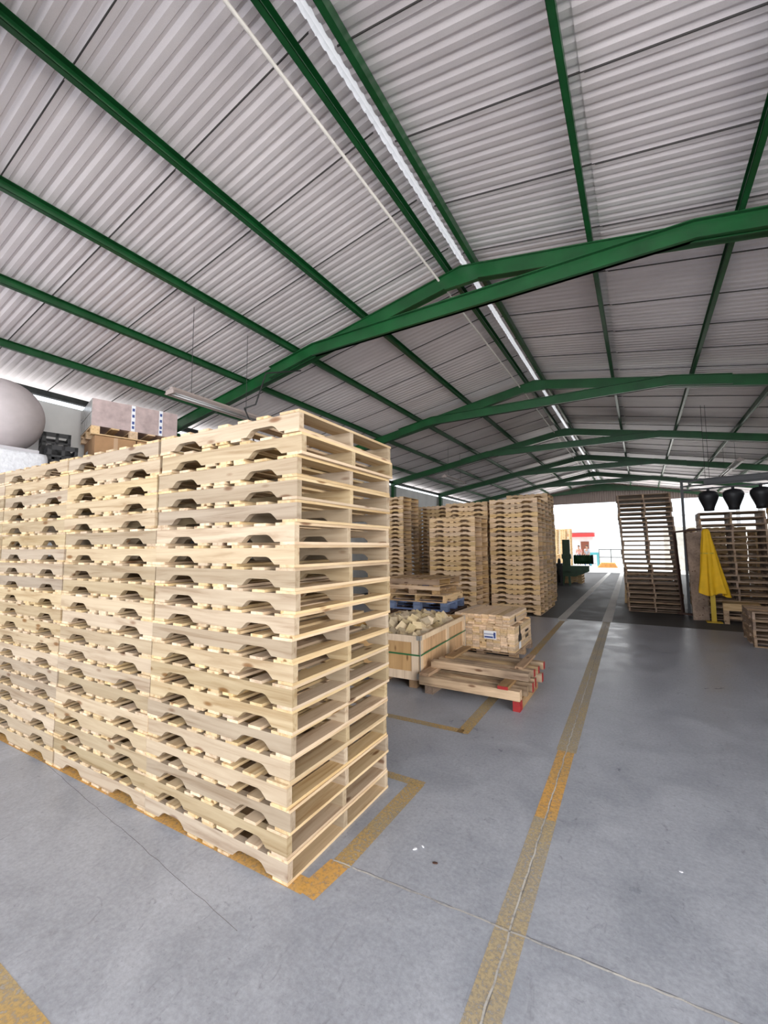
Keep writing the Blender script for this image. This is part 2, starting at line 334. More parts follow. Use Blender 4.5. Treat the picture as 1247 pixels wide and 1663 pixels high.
# portal frames with collar ties
def frame(y, label):
    f = empty('roof_frame', (XR, y, 0), 0, label, 'roof frame', 'green roof frames')
    D = 0.22; t = 0.07
    for sg in (-1, 1):
        g = MB()
        g.prism([(0, ZR), (sg * 6.84, ZR - S * 6.84), (sg * 6.84, ZR - S * 6.84 - D), (sg * 0.25, ZR - D - 0.045), (0, ZR - D - 0.045)], -t / 2, t / 2)
        g.prism([(0, ZR), (sg * 6.84, ZR - S * 6.84), (sg * 6.84, ZR - S * 6.84 - 0.012), (0, ZR - 0.012)], -0.06, 0.06)
        g.prism([(sg * 0.25, ZR - D - 0.045), (sg * 6.84, ZR - S * 6.84 - D), (sg * 6.84, ZR - S * 6.84 - D + .012), (sg * 0.25, ZR - D - 0.033)], -0.06, 0.06)
        g.obj('rafter', M['green'], f)
        MB().box(sg * 6.72 - 0.07, sg * 6.72 + 0.07, -0.09, 0.09, 0, ZR - S * 6.84 - D + 0.0).obj('post', M['white_paint'] if (y > 24 and sg > 0) else M['green'], f)  # far right post whitened to melt into the glare behind it
    g = MB()
    zt, zb, xb, xe = 5.20, 4.985, 2.68, 3.7; q = S * (xe - xb)
    g.prism([(-xe, zt - q), (-xb, zt), (xb, zt), (xe, zt - q), (xe, zb - q), (xb, zb), (-xb, zb), (-xe, zb - q)], -0.085, -0.037)
    g.prism([(-xe, zb - q), (-xb, zb), (xb, zb), (xe, zb - q), (xe, zb - q + .012), (xb, zb + 0.012), (-xb, zb + 0.012), (-xe, zb - q + .012)], -0.13, -0.037)
    g.prism([(-xe, zt - q), (-xb, zt), (xb, zt), (xe, zt - q), (xe, zt - q - .012), (xb, zt - 0.012), (-xb, zt - 0.012), (-xe, zt - q - .012)], -0.13, -0.037)
    g.obj('collar_tie', M['green'], f)
    return f
FY = [0.66, 5.56, 10.46, 15.36, 20.26, 25.16]
names = ['green steel roof frame nearest the camera, crossing the top left corner', 'green steel roof frame above the front pallet stacks, largest in view',
         'green steel roof frame second behind the largest, above the rear pallet stacks', 'green steel roof frame third into the shed, before the two farthest',
         'green steel roof frame next to last before the far end', 'green steel roof frame last before the far gable']
names[2] = 'green steel roof frame just beyond the largest one'
names[3] = 'green steel roof frame midway down the shed'
for y, nm in zip(FY, names): frame(y, nm)
gf = empty('gable_frame', (XR, Y1 - 0.15, 0), 0, 'green steel gable truss over the bright far opening', 'roof frame')
g = MB(); g.prism([(-6.84, ZR - S * 6.84), (0, ZR), (6.84, ZR - S * 6.84), (6.84, ZR - S * 6.84 - 0.2), (3.0, 5.02), (0, 5.2), (-3.0, 5.02), (-6.84, ZR - S * 6.84 - 0.2)], -0.05, 0.05); g.obj('truss_panel', M['green'], gf)
for xx in (-6.7, 6.7): MB().box(xx - 0.08, xx + 0.08, -0.08, 0.08, 0, 4.2).obj('post', M['white_paint'] if xx > 0 else M['green'], gf)  # right gable post whitened too, glare put into its colour
# purlins (C sections) running the length of the shed
def purlin(sgn, d, label):
    x = XR + sgn * d; z = ZR - S * d + 0.003
    g = MB(); t = 0.004; w = 0.055; h = 0.115
    g.box(-t / 2, t / 2, Y0, Y1 - 0.3, 0, h); g.box(0, -sgn * w, Y0, Y1 - 0.3, 0, t); g.box(0, -sgn * w, Y0, Y1 - 0.3, h - t, h); g.box(-sgn * (w - t), -sgn * w, Y0, Y1 - 0.3, 0, 0.018)
    o = g.obj('roof_purlin', M['green'], None, (x, 0, z)); tag(o, label, 'roof purlin', 'green roof purlins')
for sgn, side in ((-1, 'left'), (1, 'right')):
    for d, nm in ((0.22, 'beside the ridge slot on its %s'), (1.69, 'first below the ridge on the %s slope'), (3.10, 'second below the ridge on the %s slope'), (4.48, 'third below the ridge on the %s slope'), (5.85, 'lowest on the %s slope above the eave')):
        if sgn > 0 and d > 5: nm = 'lowest on the %s slope above the eave'
        purlin(sgn, d, 'green steel roof purlin ' + nm % side)
g = MB(); g.tube([(XR - 0.34, Y0, ZR - 0.10), (XR - 0.34, Y1 - 1, ZR - 0.10)], 0.016)
tag(g.obj('conduit_pipe', M['conduit']), 'thin pale conduit pipe running beside the ridge under the roof', 'pipe')
# eave angle
struct(MB().bar((XL + 0.06, Y0, 4.39), (XL + 0.06, Y1, 4.39), 0.09, 0.10).obj('trim_2', M['dark_metal']))

# ------------------------------------------------------------------ floor marks
def strip(pts, w, mat, name='trim_3', z=0.0012):
    g = MB()
    for (x0, y0), (x1, y1) in zip(pts[:-1], pts[1:]):
        d = Vector((x1 - x0, y1 - y0, 0)).normalized(); s_ = Vector((-d.y, d.x, 0)) * w / 2
        a, b_ = Vector((x0, y0, z)), Vector((x1, y1, z)); g.add([a - s_, b_ - s_, b_ + s_, a + s_], [(0, 1, 2, 3)])
    return struct(g.obj(name, mat))
def sx(y): return -0.565 - 0.0178 * (y - 1.58)
strip([(sx(-1), -1), (sx(2.9), 2.9)], 0.13, M['y_dirty'], 'trim_3'); strip([(sx(2.9), 2.9), (sx(3.9), 3.9)], 0.125, M['y_fresh'], 'trim_4')
strip([(sx(3.9), 3.9), (sx(10.83), 10.83)], 0.15, M['y_dirty'], 'trim_5'); strip([(sx(10.83), 10.83), (sx(34), 34)], 0.2, M['w_paint'], 'trim_6')
strip([(-1.60, 10.5), (-1.66, 10.85), (-1.80, 34)], 0.19, M['w_paint'], 'trim_7')
strip([(-1.47, 3.80), (-1.60, 10.5)], 0.11, M['y_paint'], 'trim_8')
strip([(-1.47, 3.84), (-5.5, 3.74)], 0.085, M['y_paint'], 'trim_9')
strip([(-1.45, 1.95), (-1.45, 2.86)], 0.11, M['y_paint'], 'trim_10'); strip([(-1.48, 1.70), (-1.46, 1.95)], 0.12, M['y_fresh'], 'trim_11')
strip([(-1.40, 2.86), (-5.5, 2.82)], 0.08, M['y_paint'], 'trim_12', 0.0016); strip([(-1.50, 1.74), (-6.5, 1.62)], 0.10, M['y_fresh'], 'trim_13', 0.0016)
strip([(-1.86, 0.70), (-6.0, 0.66)], 0.22, M['y_paint'], 'trim_14')
def wob(a, b_, n=60, amp=0.004):
    return [(a[0] + (b_[0] - a[0]) * i / n + random.uniform(-amp, amp), a[1] + (b_[1] - a[1]) * i / n + random.uniform(-amp, amp)) for i in range(n + 1)]
strip(wob((sx(-1), -1), (sx(6.5), 6.5), 150), 0.008, M['joint'], 'trim_15', 0.0022); strip(wob((sx(-1) + .006, -1), (sx(10.8), 10.8), 120), 0.004, M['joint_dark'], 'trim_16', 0.0018)
strip(wob((-1.5, 1.955), (3.5, 2.24), 100), 0.009, M['joint'], 'trim_17', 0.0022); strip(wob((-1.5, 1.962), (4.0, 2.272), 80), 0.003, M['joint_dark'], 'trim_18', 0.0018)
strip([(XL, 10.85), (XRW, 10.85)], 0.02, M['joint_dark'], 'trim_19', 0.002)
strip(wob((-7, 1.9), (-1.6, 1.4), 60), 0.0025, M['joint_dark'], 'trim_20', 0.0018)

# ------------------------------------------------------------------ pallets
def notch_poly(L, h, z0, nd=0.041):
    pts = [(-L / 2, z0 + h), (-L / 2, z0)]
    for c in (-0.275 * L / 1.219 * 1.0, 0.275 * L / 1.219):
        c = math.copysign(0.28 * L / 1.0 if L < 1.1 else 0.335, c)
        a, b_ = (0.128, 0.075) if L > 1.1 else (0.115, 0.07)
        k = a / 0.128
        side = [(a, 0), (a - .030 * k, .026), (a - .040 * k, .034), (a - .054 * k, .039), (a - .066 * k, nd)]
        for q, zz in side: pts.append((c - q, z0 + zz))
        for q, zz in reversed(side): pts.append((c + q, z0 + zz))
    pts += [(L / 2, z0), (L / 2, z0 + h)]
    return pts
def pallet_meshes(L, W, h, mx, my, seed, axis='X', ntop=7, bt=0.016, notch=True, st=0.038, simple=False):
    """stringers run along local X (length L); deck boards along local Y (length W). axis='Y' swaps them."""
    rnd = random.Random(seed); R = Matrix.Rotation(PI / 2, 4, 'Z') if axis == 'Y' else None
    out = []
    def fin(g, nm, mat):
        if R is not None: g.v = [tuple(R @ Vector(v)) for v in g.v]
        out.append((nm, g.mesh(nm, mat)))
    hs = h - 2 * bt
    for y in (-W / 2 + st / 2 + 0.002, rnd.uniform(-.01, .01), W / 2 - st / 2 - 0.002):
        g = MB()
        if notch: g.prism([(a * (1 + rnd.uniform(-.001, .001)), b_) for a, b_ in notch_poly(L - rnd.uniform(0, .006), hs, bt)], y - st / 2, y + st / 2)
        else: g.box(-L / 2, L / 2, y - st / 2, y + st / 2, bt, bt + hs)
        fin(g, 'stringer', mx)
    # top deck
    lead = 0.138; n_in = ntop - 2; wi = 0.088
    xs = [(-L / 2 + lead / 2 + rnd.uniform(0, .004), lead)]
    span = L - 2 * lead; gap = (span - n_in * wi) / (n_in + 1)
    for i in range(n_in): xs.append((-L / 2 + lead + gap * (i + 1) + wi * (i + .5) + rnd.uniform(-.008, .008), wi + rnd.uniform(-.012, .012)))
    xs.append((L / 2 - lead / 2 - rnd.uniform(0, .004), lead))
    for x, w in xs:
        e0, e1 = rnd.uniform(-.003, .004), rnd.uniform(-.003, .004); t = rnd.uniform(-.03, .03) * 0.3
        g = MB(); g.box(x - w / 2, x + w / 2, -W / 2 - e0, W / 2 + e1, h - bt, h - 0.0006, Matrix.Rotation(t * 0.4, 4, 'Z')); fin(g, 'top_board', my)
    for x, w in ((-L / 2 + .052, .104), (-.13, .085), (0.0, .095), (.13, .085), (L / 2 - .052, .104)):
        e0, e1 = rnd.uniform(-.003, .004), rnd.uniform(-.003, .004); j = rnd.uniform(-.008, .008) if abs(x) < .4 else 0
        g = MB(); g.box(x + j - w / 2, x + j + w / 2, -W / 2 - e0, W / 2 + e1, 0, bt); fin(g, 'bottom_board', my)
    return out
KINDS = {
    'pine': [pallet_meshes(1.216, 1.016, 0.121, M['pine_x'], M['pine_y'], i) for i in range(5)],
    'mid': [pallet_meshes(1.216, 1.016, 0.121, M['mid_x'], M['mid_y'], 20 + i) for i in range(4)],
    'lean': [pallet_meshes(1.016, 1.2, 0.121, M['grey_y'], M['grey_x'], 40 + i, axis='Y') for i in range(3)],
    'tall': [pallet_meshes(1.016, 1.2, 0.144, M['grey_y'], M['grey_x'], 50 + i, axis='Y', bt=0.017) for i in range(3)],
    'grey': [pallet_meshes(1.2, 1.0, 0.125, M['old_x'], M['old_y'], 60 + i, notch=False) for i in range(2)],
    'greyn': [pallet_meshes(1.0, 1.15, 0.14, M['mid_y'], M['mid_x'], 66, axis='Y')],
    'old': [pallet_meshes(1.2, 1.0, 0.13, M['old_x'], M['old_y'], 70, notch=False)],
    'dark': [pallet_meshes(1.32, 1.15, 0.133, M['dark_x'], M['dark_y'], 80, notch=False)],
}
ORD = ['topmost', 'second from the top', 'third from the top', 'fourth from the top', 'fifth from the top', 'sixth from the top', 'seventh from the top', 'eighth from the top', 'ninth from the top', 'tenth from the top',
       'eleventh from the top', 'twelfth from the top', 'thirteenth from the top', 'fourteenth from the top', 'fifteenth from the top', 'sixteenth from the top', 'seventeenth from the top', 'eighteenth from the top', 'nineteenth from the top', 'twentieth from the top',
       'twenty first from the top', 'twenty second from the top', 'twenty third from the top', 'twenty fourth from the top', 'twenty fifth from the top', 'twenty sixth from the top', 'twenty seventh from the top', 'twenty eighth from the top', 'twenty ninth from the top', 'thirtieth from the top']
def one_pallet(kind, x, y, z, rz, label, group, tilt=(0, 0), var=None):
    ks = KINDS[kind]; t = ks[random.randrange(len(ks)) if var is None else var]
    e = empty('pallet', (x, y, z), rz, label, 'pallet', group); e.rotation_euler = (tilt[0], tilt[1], rz)
    for nm, me in t: put(nm, me, e)
    return e
def stack(kind, cx, cy, n, rz, desc, what, h=0.121, jit=0.006, jr=0.004, shift=None, group=None, z0=0.0):
    for i in range(n):
        dx, dy, dr = random.gauss(0, jit), random.gauss(0, jit), random.gauss(0, jr)
        if shift:
            s = shift(i); dx += s[0]; dy += s[1]
        lab = '%s, %s %s' % (what, 'bottom one' if i == 0 else ORD[n - 1 - i], desc)
        one_pallet(kind, cx + dx, cy + dy, z0 + i * (h + 0.0004), rz + dr, lab, group or ('pallets ' + desc))
TH = 0.0201; ex = Vector((math.cos(TH), math.sin(TH), 0)); ey = Vector((-ex.y, ex.x, 0))
F = Vector((-1.5526, 1.6864, 0))
def st_shift(i): 
    return (0.022 if i >= 18 else (0.004 * math.sin(i * 1.3) - 0.035 * max(0, 1 - i / 12)), 0.0)
for k, (desc) in enumerate(['of front stack nearest the camera', 'of front stack second from the right', 'of front stack third from the right', 'of front stack at the left edge']):
    off = [0, 1.236, 2.46, 3.69][k]
    c = F - ex * (0.61 + off) + ey * (0.508 + [0, 0.0, 0.004, 0.0][k])
    stack('pine', c.x, c.y, 20, TH + [0, 0.004, -0.003, 0][k], desc, 'notched pine pallet', shift=(st_shift if k == 0 else None), jit=0.0035 if k == 0 else 0.005, jr=0.003)
# stacks deeper in the shed
def corner_stack(kind, X, Y, n, desc, what, th=0.0, **kw):   # X,Y = front right corner
    kw.setdefault('jit', 0.0045); kw.setdefault('jr', 0.0025)
    stack(kind, X - 0.61, Y + 0.51, n, th, desc, what, **kw)
corner_stack('mid', -3.46, 10.08, 20, 'of lower stack behind the lumber bundle', 'notched pine pallet')
corner_stack('mid', -2.17, 11.05, 24, 'of tall stack beside the aisle', 'notched pine pallet')
corner_stack('mid', -3.52, 11.30, 24, 'of stack rising behind the lower stack', 'notched pine pallet')
corner_stack('mid', -5.84, 10.80, 26, 'of stack by the left wall', 'notched pine pallet')
corner_stack('mid', -5.22, 12.85, 25, 'of shaded stack behind the others', 'notched pine pallet')
corner_stack('mid', -2.20, 12.20, 24, 'of aisle stack second into the shed', 'notched pine pallet')
corner_stack('mid', -2.32, 13.35, 27, 'of tallest aisle stack third into the shed', 'notched pine pallet')
def lean(i): return (-0.0065 * i + 0.010 * math.sin(i * 0.9), 0.0)
stack('lean', 0.23, 13.45, 25, 0.06, 'of leaning dark stack right of the aisle', 'open-ended worn pallet', shift=lean, jit=0.012, jr=0.012)
stack('tall', 1.87, 12.87, 17, -0.03, 'of stack behind the yellow parasol', 'open-ended worn pallet', h=0.144, shift=lambda i: (-0.004 * i, 0))
stack('tall', 2.15, 9.85, 4, -0.02, 'of low stack at the right edge', 'open-ended worn pallet', h=0.144)
# the rest, farthest and smallest, as one object
g = MB()
def far_stack(g, X, Y, n, h=0.121):
    for i in range(n):
        jx, jy = random.gauss(0, .008), random.gauss(0, .008); T = Matrix.Translation((X - 0.61 + jx, Y + 0.51 + jy, i * h))
        for yy in (-.488, 0, .488): g.prism(notch_poly(1.216, h - .032, .016), yy - .019, yy + .019, 'XZ', T)
        for a, w in ((-.54, .138), (-.36, .088), (-.18, .088), (0, .088), (.18, .088), (.36, .088), (.54, .138)): g.box(a - w / 2, a + w / 2, -.508, .508, h - .016, h - .0005, T)
        for a, w in ((-.556, .104), (-.13, .085), (0, .095), (.13, .085), (.556, .104)): g.box(a - w / 2, a + w / 2, -.508, .508, 0, .016, T)
for X, Y, n in ((-2.50, 14.5, 23), (-2.72, 15.9, 21), (-3.02, 17.4, 19), (-5.0, 38.5, 26), (-6.3, 38.5, 27), (-7.6, 38.5, 27), (-5.15, 33.0, 9), (-2.35, 21.3, 5), (3.75, 12.0, 21), (0.75, 14.7, 7), (2.4, 14.6, 18), (3.8, 14.6, 17)): far_stack(g, X, Y, n)
tag(g.obj('distant_pallets', M['mid_x']), 'remaining small pallet stacks far down the aisle and out in the yard', 'pallets', kind='stuff')

# ------------------------------------------------------------------ pile with the blue pallet
bx, by = -3.62, 7.62
z = 0
for i in range(4):
    lab = 'dark brown worn pallet under the blue pallet, directly beneath it' if i == 3 else 'dark brown worn pallet low in the mixed pile, %s' % ['bottom one', 'second from the floor', 'third from the floor'][i]
    one_pallet('dark', bx + random.uniform(-.02, .02), by + random.uniform(-.02, .02), z, 0.03 * i, lab, 'pallets in the mixed pile', var=0); z += 0.1335
e = empty('pallet', (bx, by, z), 0.06, 'blue painted block pallet in the middle of the mixed pile', 'pallet', 'pallets in the mixed pile')
for x in (-.53, 0, .53):
    for y in (-.43, 0, .43): MB().box(x - .07, x + .07, y - .06, y + .06, .02, .125).obj('block', M['blue_x'], e)
for y in (-.43, 0, .43): MB().box(-.6, .6, y - .06, y + .06, 0, .02).obj('bottom_board', M['blue_x'], e)
for x in (-.53, -.27, 0, .27, .53): MB().box(x - .07, x + .07, -.5, .5, .125, .15).obj('top_board', M['blue_y'], e)
z += 0.151
one_pallet('greyn', bx + .0, by - .02, z, 0.04, 'light pine pallet resting on the blue pallet', 'pallets in the mixed pile'); z += 0.141
e = empty('pallet', (bx - .05, by + .02, z), 0.02, 'pine pallet on blocks, second from the top of the mixed pile', 'pallet', 'pallets in the mixed pile')
for x in (-.5, -.05, .42):
    for y in (-.42, 0, .42): MB().box(x - .06, x + .06, y - .05, y + .05, .0, .075).obj('block', M['old_y'], e)
for y in (-.44, -.2, 0, .2, .44): MB().box(-.58, .52, y - .05, y + .05, .075, .10).obj('top_board', M['old_x'], e)
MB().box(-.58, .52, -.5, -.47, .075, .15).obj('side_board', M['mid_x'], e); MB().box(-.58, .52, .47, .5, .075, .15).obj('side_board', M['mid_x'], e)
z += 0.151
one_pallet('old', bx - .12, by + .03, z, -0.02, 'weathered slatted pallet topmost on the mixed pile', 'pallets in the mixed pile'); 
g = MB(); g.lathe([(0.001, 0), (.06, .004), (.07, .02), (.07, .05), (.05, .075), (0.02, .085), (.001, .086)], 16)
tag(g.obj('plastic_jar', plain('blue_plastic', (0.02, 0.05, 0.22), 0.3), None, (bx + 0.14, by - 0.33, z - 0.050)), 'small dark blue plastic jar inside the mixed pallet pile', 'jar')

# ------------------------------------------------------------------ crate of offcuts
cr = empty('wooden_crate', (-2.92, 5.52, 0), 0.05, 'open plywood crate full of offcuts with a green strap', 'crate')
CW, CL, CZ0, CZ1 = 1.08, 1.72, 0.13, 0.62
g = MB(); 
for xx in (-.45, 0, .45): g.box(xx - .05, xx + .05, -CL / 2 + .02, CL / 2 - .02, 0, .10)
g.obj('skid', M['beam_y'], cr)
MB().box(-CW / 2, CW / 2, -CL / 2, CL / 2, .10, .13).obj('base_board', M['ply'], cr)
for sg in (-1, 1):
    MB().box(-CW / 2, CW / 2, sg * CL / 2 - .012, sg * CL / 2, CZ0, CZ1).obj('end_panel', M['ply'], cr)
    MB().box(sg * CW / 2 - .006, sg * CW / 2 + .006, -CL / 2 + .012, CL / 2 - .012, CZ0, CZ1).obj('side_panel', M['ply'], cr)
for sg in (-1, 1):
    yy = sg * (CL / 2 + .009)
    g = MB()
    for z0, z1 in ((CZ0 - .03, CZ0 + .07), (CZ1 - .08, CZ1)): g.box(-CW / 2, CW / 2, yy - .009, yy + .009, z0, z1)
    for xx in (-CW / 2 + .045, 0, CW / 2 - .045): g.box(xx - .045, xx + .045, yy - .009, yy + .009, CZ0 + .07, CZ1 - .08)
    g.obj('end_batten_frame', M['batten'], cr)
    xx = sg * (CW / 2 + .016)
    g = MB()
    for z0, z1 in ((CZ0 - .03, CZ0 + .06), (CZ1 - .06, CZ1)): g.box(xx - .010, xx + .010, -CL / 2 - .018, CL / 2 + .018, z0, z1)
    for y_ in (-CL / 2 + .03, 0.1, CL / 2 - .03): g.box(xx - .010, xx + .010, y_ - .045, y_ + .045, CZ0 + .06, CZ1 - .06)
    g.obj('side_batten_frame', M['batten'], cr)
for sx_ in (-1, 1):
    for sy in (-1, 1):
        g = MB(); a, b_ = sx_ * (CW / 2 + .028), sy * (CL / 2 + .02)
        for z0, z1 in ((CZ0 - .01, CZ0 + .05), (CZ1 - .05, CZ1 + .004)):
            g.box(min(a, a - sx_ * .05), max(a, a - sx_ * .05), b_ - .002, b_ + .002, z0, z1); g.box(a - .002, a + .002, min(b_, b_ - sy * .05), max(b_, b_ - sy * .05), z0, z1)
        g.box(a - .004, a + .004, b_ - .006, b_ + .002, CZ0, CZ1)
        g.obj('corner_bracket', M['zinc'], cr)
g = MB(); zz = 0.395; a, b_ = CW / 2 + .030, CL / 2 + .024
g.box(-a, a, -b_ - .001, -b_ + .001, zz - .009, zz + .009); g.box(-a, a, b_ - .001, b_ + .001, zz - .009, zz + .009); g.box(a - .001, a + .001, -b_, b_, zz - .009, zz + .009); g.box(-a - .001, -a + .001, -b_, b_, zz - .009, zz + .009)
g.obj('strap', M['strap'], cr)
# offcuts: packed rows below, a tumbled heap on top
bm_ = MB().box(-.05, .05, -.05, .05, -.065, .065).mesh('wood_block', wood('offcut_pine', (0.72, 0.60, 0.40), (0.50, 0.36, 0.20), 'Z', knots=False, vary=0.3))
R5 = Matrix.Rotation(0.05, 3, 'Z')
def block(lx, ly, z, rot):
    p_ = R5 @ Vector((lx, ly, 0)); o = put('wood_block', bm_, None, (-2.92 + p_.x, 5.52 + p_.y, z), rot)
    tag(o, 'short sawn pine offcut in the heap filling the plywood crate', 'wood block', 'pine offcuts in the crate')
for ix in range(7):
    for iy in range(14):
        block(-.44 + ix * .146, -.77 + iy * .118, .196, (0, 0, random.uniform(-.05, .05)))
        block(-.44 + ix * .146 + random.uniform(-.006, .006), -.77 + iy * .118, .36 + random.uniform(0, .02), (0, random.uniform(-.12, .12), random.uniform(-.2, .2)))
for ix in range(6):
    for iy in range(11):
        lx, ly = -.41 + ix * .158 + random.uniform(-.015, .015), -.73 + iy * .142 + random.uniform(-.015, .015)
        hgt = 0.53 + 0.07 * max(0, 1 - abs(lx + .1) / .5) * max(0.3, 1 - abs(ly + .1) / 1.0)
        block(lx, ly, hgt + random.uniform(-.01, .03), (random.uniform(0.4, 2.4), random.uniform(-1.0, 1.0), random.uniform(-PI, PI)))
        if 0 < ix < 5 and 0 < iy < 10 and random.random() < .85: block(lx + .07, ly + .06, hgt + .085, (random.uniform(0.3, 2.6), random.uniform(-1.0, 1.0), random.uniform(-PI, PI)))

# ------------------------------------------------------------------ lumber bundle
CO = ['first', 'second', 'third', 'fourth', 'fifth', 'sixth', 'seventh', 'eighth', 'ninth', 'tenth']
lx0, lx1, ly0, ly1 = -2.74, -1.66, 6.50, 7.58
e = empty('pallet', ((lx0 + lx1) / 2, (ly0 + ly1) / 2, 0), 0, 'grey weathered block pallet carrying the lumber bundle', 'pallet')
for x in (-.5, 0, .5):
    for y in (-.46, 0, .46): MB().box(x - .06, x + .06, y - .06, y + .06, 0, .075).obj('block', M['grey_y'], e)
for y in (-.46, 0, .46): MB().box(-.56, .56, y - .05, y + .05, .075, .095).obj('cross_board', M['grey_x'], e)
for x in (-.5, -.25, 0, .25, .5): MB().box(x - .05, x + .05, -.55, .55, .095, .115).obj('top_board', M['grey_y'], e)
BL = wood('lumber_board', (0.90, 0.68, 0.45), (0.58, 0.38, 0.22), 'Y', knots=True, vary=0.28)
bmesh_a = MB().box(-.0525, .0525, -.54, .54, 0, .029).mesh('lumber_board', BL)
for c in range(10):
    for r in range(12):
        o = put('lumber_board', bmesh_a, None, (lx0 + .054 + c * .108 + random.uniform(-.001, .001), 7.04 + random.gauss(0, .006), .1155 + r * .0305)); tag(o, 'sawn pine board, lower tier of lumber bundle, %s column from left, %s' % (CO[c], ORD[11 - r]), 'board', 'boards in the lower tier of the lumber bundle')
ztier = .1155 + 12 * .0305
ds = MB().box(-.54, .54, -.02, .02, 0, .018).mesh('spacer_board', M['mid_x'])
for yy in (6.53, 7.04, 7.5): tag(put('spacer_board', ds, None, (-2.2, yy, ztier + .0005)), 'thin spacer strip between the two tiers of the lumber bundle, %s' % {6.53: 'front one', 7.04: 'middle one', 7.5: 'back one'}[yy], 'spacer', 'spacers in the lumber bundle')
for c in range(9):
    for r in range(5):
        if c == 0 and r > 2: continue
        if c == 1 and r > 4: continue
        o = put('lumber_board', bmesh_a, None, (lx0 + .10 + c * .1085 + random.uniform(-.001, .001), 7.02 + random.gauss(0, .014), ztier + .0195 + r * .0305)); tag(o, 'sawn pine board, upper tier of lumber bundle, %s column from left, %s' % (CO[c], ['lowest', 'second from bottom', 'third from bottom', 'fourth from bottom', 'fifth from bottom'][r]), 'board', 'boards in the upper tier of the lumber bundle')
sl = empty('shipping_label', (-2.02, 6.462, .355), 0, 'white shipping label with blue print on the lumber bundle front', 'label')
MB().box(-.095, .095, 0, .003, -.06, .06).obj('sheet', M['paper'], sl)
g = MB(); g.box(-.085, .045, -.002, 0, -.045, -.02)
for i in range(9): g.box(-.085 + i * .019, -.085 + i * .019 + .009, -.002, 0, 0.0, .022)
g.box(.055, .085, -.002, 0, -.045, .04); g.obj('print', M['blue_print'], sl)
# stencilled mark on the aisle side: peaked tower shape over a white tag
xs_ = lx0 + 10 * .108 + .0035
sm = empty('stencil_mark', (xs_, 6.80, .115), 0, 'black stencilled tower mark with lettering on the lumber bundle side', 'mark')
g = MB()
g.prism([(-.10, .13), (.10, .13), (.085, .22), (.035, .235), (.028, .33), (0, .40), (-.028, .33), (-.035, .235), (-.085, .22)], 0, .002, 'YZ')
g.obj('tower_shape', M['ink'], sm)
g = MB()
for i in range(3): g.box(0, .002, .36 + i * .075, .41 + i * .075, .20, .235)
for i in range(3): g.box(0, .002, .36 + i * .075, .40 + i * .075, .11, .16)
g.obj('lettering', M['ink'], sm)
MB().box(0, .002, -.07, .05, .02, .12).obj('tag', M['paper'], sm)
g = MB(); g.prism([(-.05, 0), (.05, 0), (0, .10)], 0, .002, 'YZ')
tag(g.obj('stencil_mark', M['ink'], None, (lx0 + .10 + 8.5 * .1085 + .0045, 6.78, ztier + .05)), 'small black peak stencilled on the upper tier of lumber', 'mark')

# ------------------------------------------------------------------ red-ended beams
def beamobj(name, x0, x1, y0, y1, z0, z1, label, red=None, mat='beam'):
    cx, cy, cz = (x0 + x1) / 2, (y0 + y1) / 2, z0
    o = MB().box(x0 - cx, x1 - cx, y0 - cy, y1 - cy, 0, z1 - z0).obj(name, M[mat], None, (cx, cy, cz)); tag(o, label, 'beam', 'beams in the red-ended pile')
    if red == 'x': c = MB().box(x1 - cx, x1 - cx + .003, y0 - cy, y1 - cy, 0, z1 - z0).obj('painted_end', M['red'], o)
    if red == 'y':
        c = MB().box(x0 - cx, x1 - cx, y0 - cy - .003, y0 - cy, 0, z1 - z0).obj('painted_end', M['red'], o)
    return o
X0, X1 = -2.28, -1.135
beamobj('timber_bearer', -2.22, -2.12, 4.60, 5.45, 0, .10, 'dark rough bearer under the left end of the beam pile', None, 'grey_y')
rb = beamobj('timber_bearer', -1.205, -1.135, 4.56, 5.45, 0, .10, 'red-painted bearer under the right end of the beam pile', 'y', 'beam_y')
MB().box(.035, .038, -.445, -.34, 0, .10).obj('side_paint', M['red'], rb)
for (a, b_, dx), l in zip([(4.57, 4.66, 0), (4.76, 4.83, .03), (4.92, 4.99, .05), (5.10, 5.17, .04), (5.34, 5.42, .07)], ['front one', 'second from the front', 'third from the front', 'fourth from the front', 'rear one']):
    beamobj('timber_beam', X0 + dx, X1 + dx, a, b_, .1005, .198, 'weathered beam in the lower layer of the pile, ' + l, None if l[:5] in ('front', 'secon') else 'x')
beamobj('timber_crosspiece', -2.28, -2.16, 4.58, 5.42, .1985, .232, 'orange-brown crosspiece between the beam layers at the left', None, 'beam_y')
beamobj('timber_crosspiece', -1.36, -1.25, 4.56, 5.42, .1985, .232, 'crosspiece with a red end between the beam layers at the right', 'y', 'beam_y')
for (a, b_, dx, hh), l in zip([(4.84, 4.93, 0.03, .082), (5.04, 5.11, .045, .075), (5.20, 5.27, .06, .075), (5.40, 5.48, .08, .082)], ['front one', 'second from the front', 'third from the front', 'rear one']):
    beamobj('timber_beam', X0 + dx, X1 + dx, a, b_, .2325, .2325 + hh, 'weathered beam in the upper layer of the pile, ' + l, None if l[:5] == 'front' else 'x')
beamobj('timber_crosspiece', -2.14, -2.03, 5.02, 5.66, .315, .340, 'short crosspiece on top of the beam pile at the left', None, 'beam_y')
beamobj('timber_crosspiece', -1.28, -1.19, 4.98, 5.62, .315, .340, 'short crosspiece on top of the beam pile at the right', None, 'beam_y')

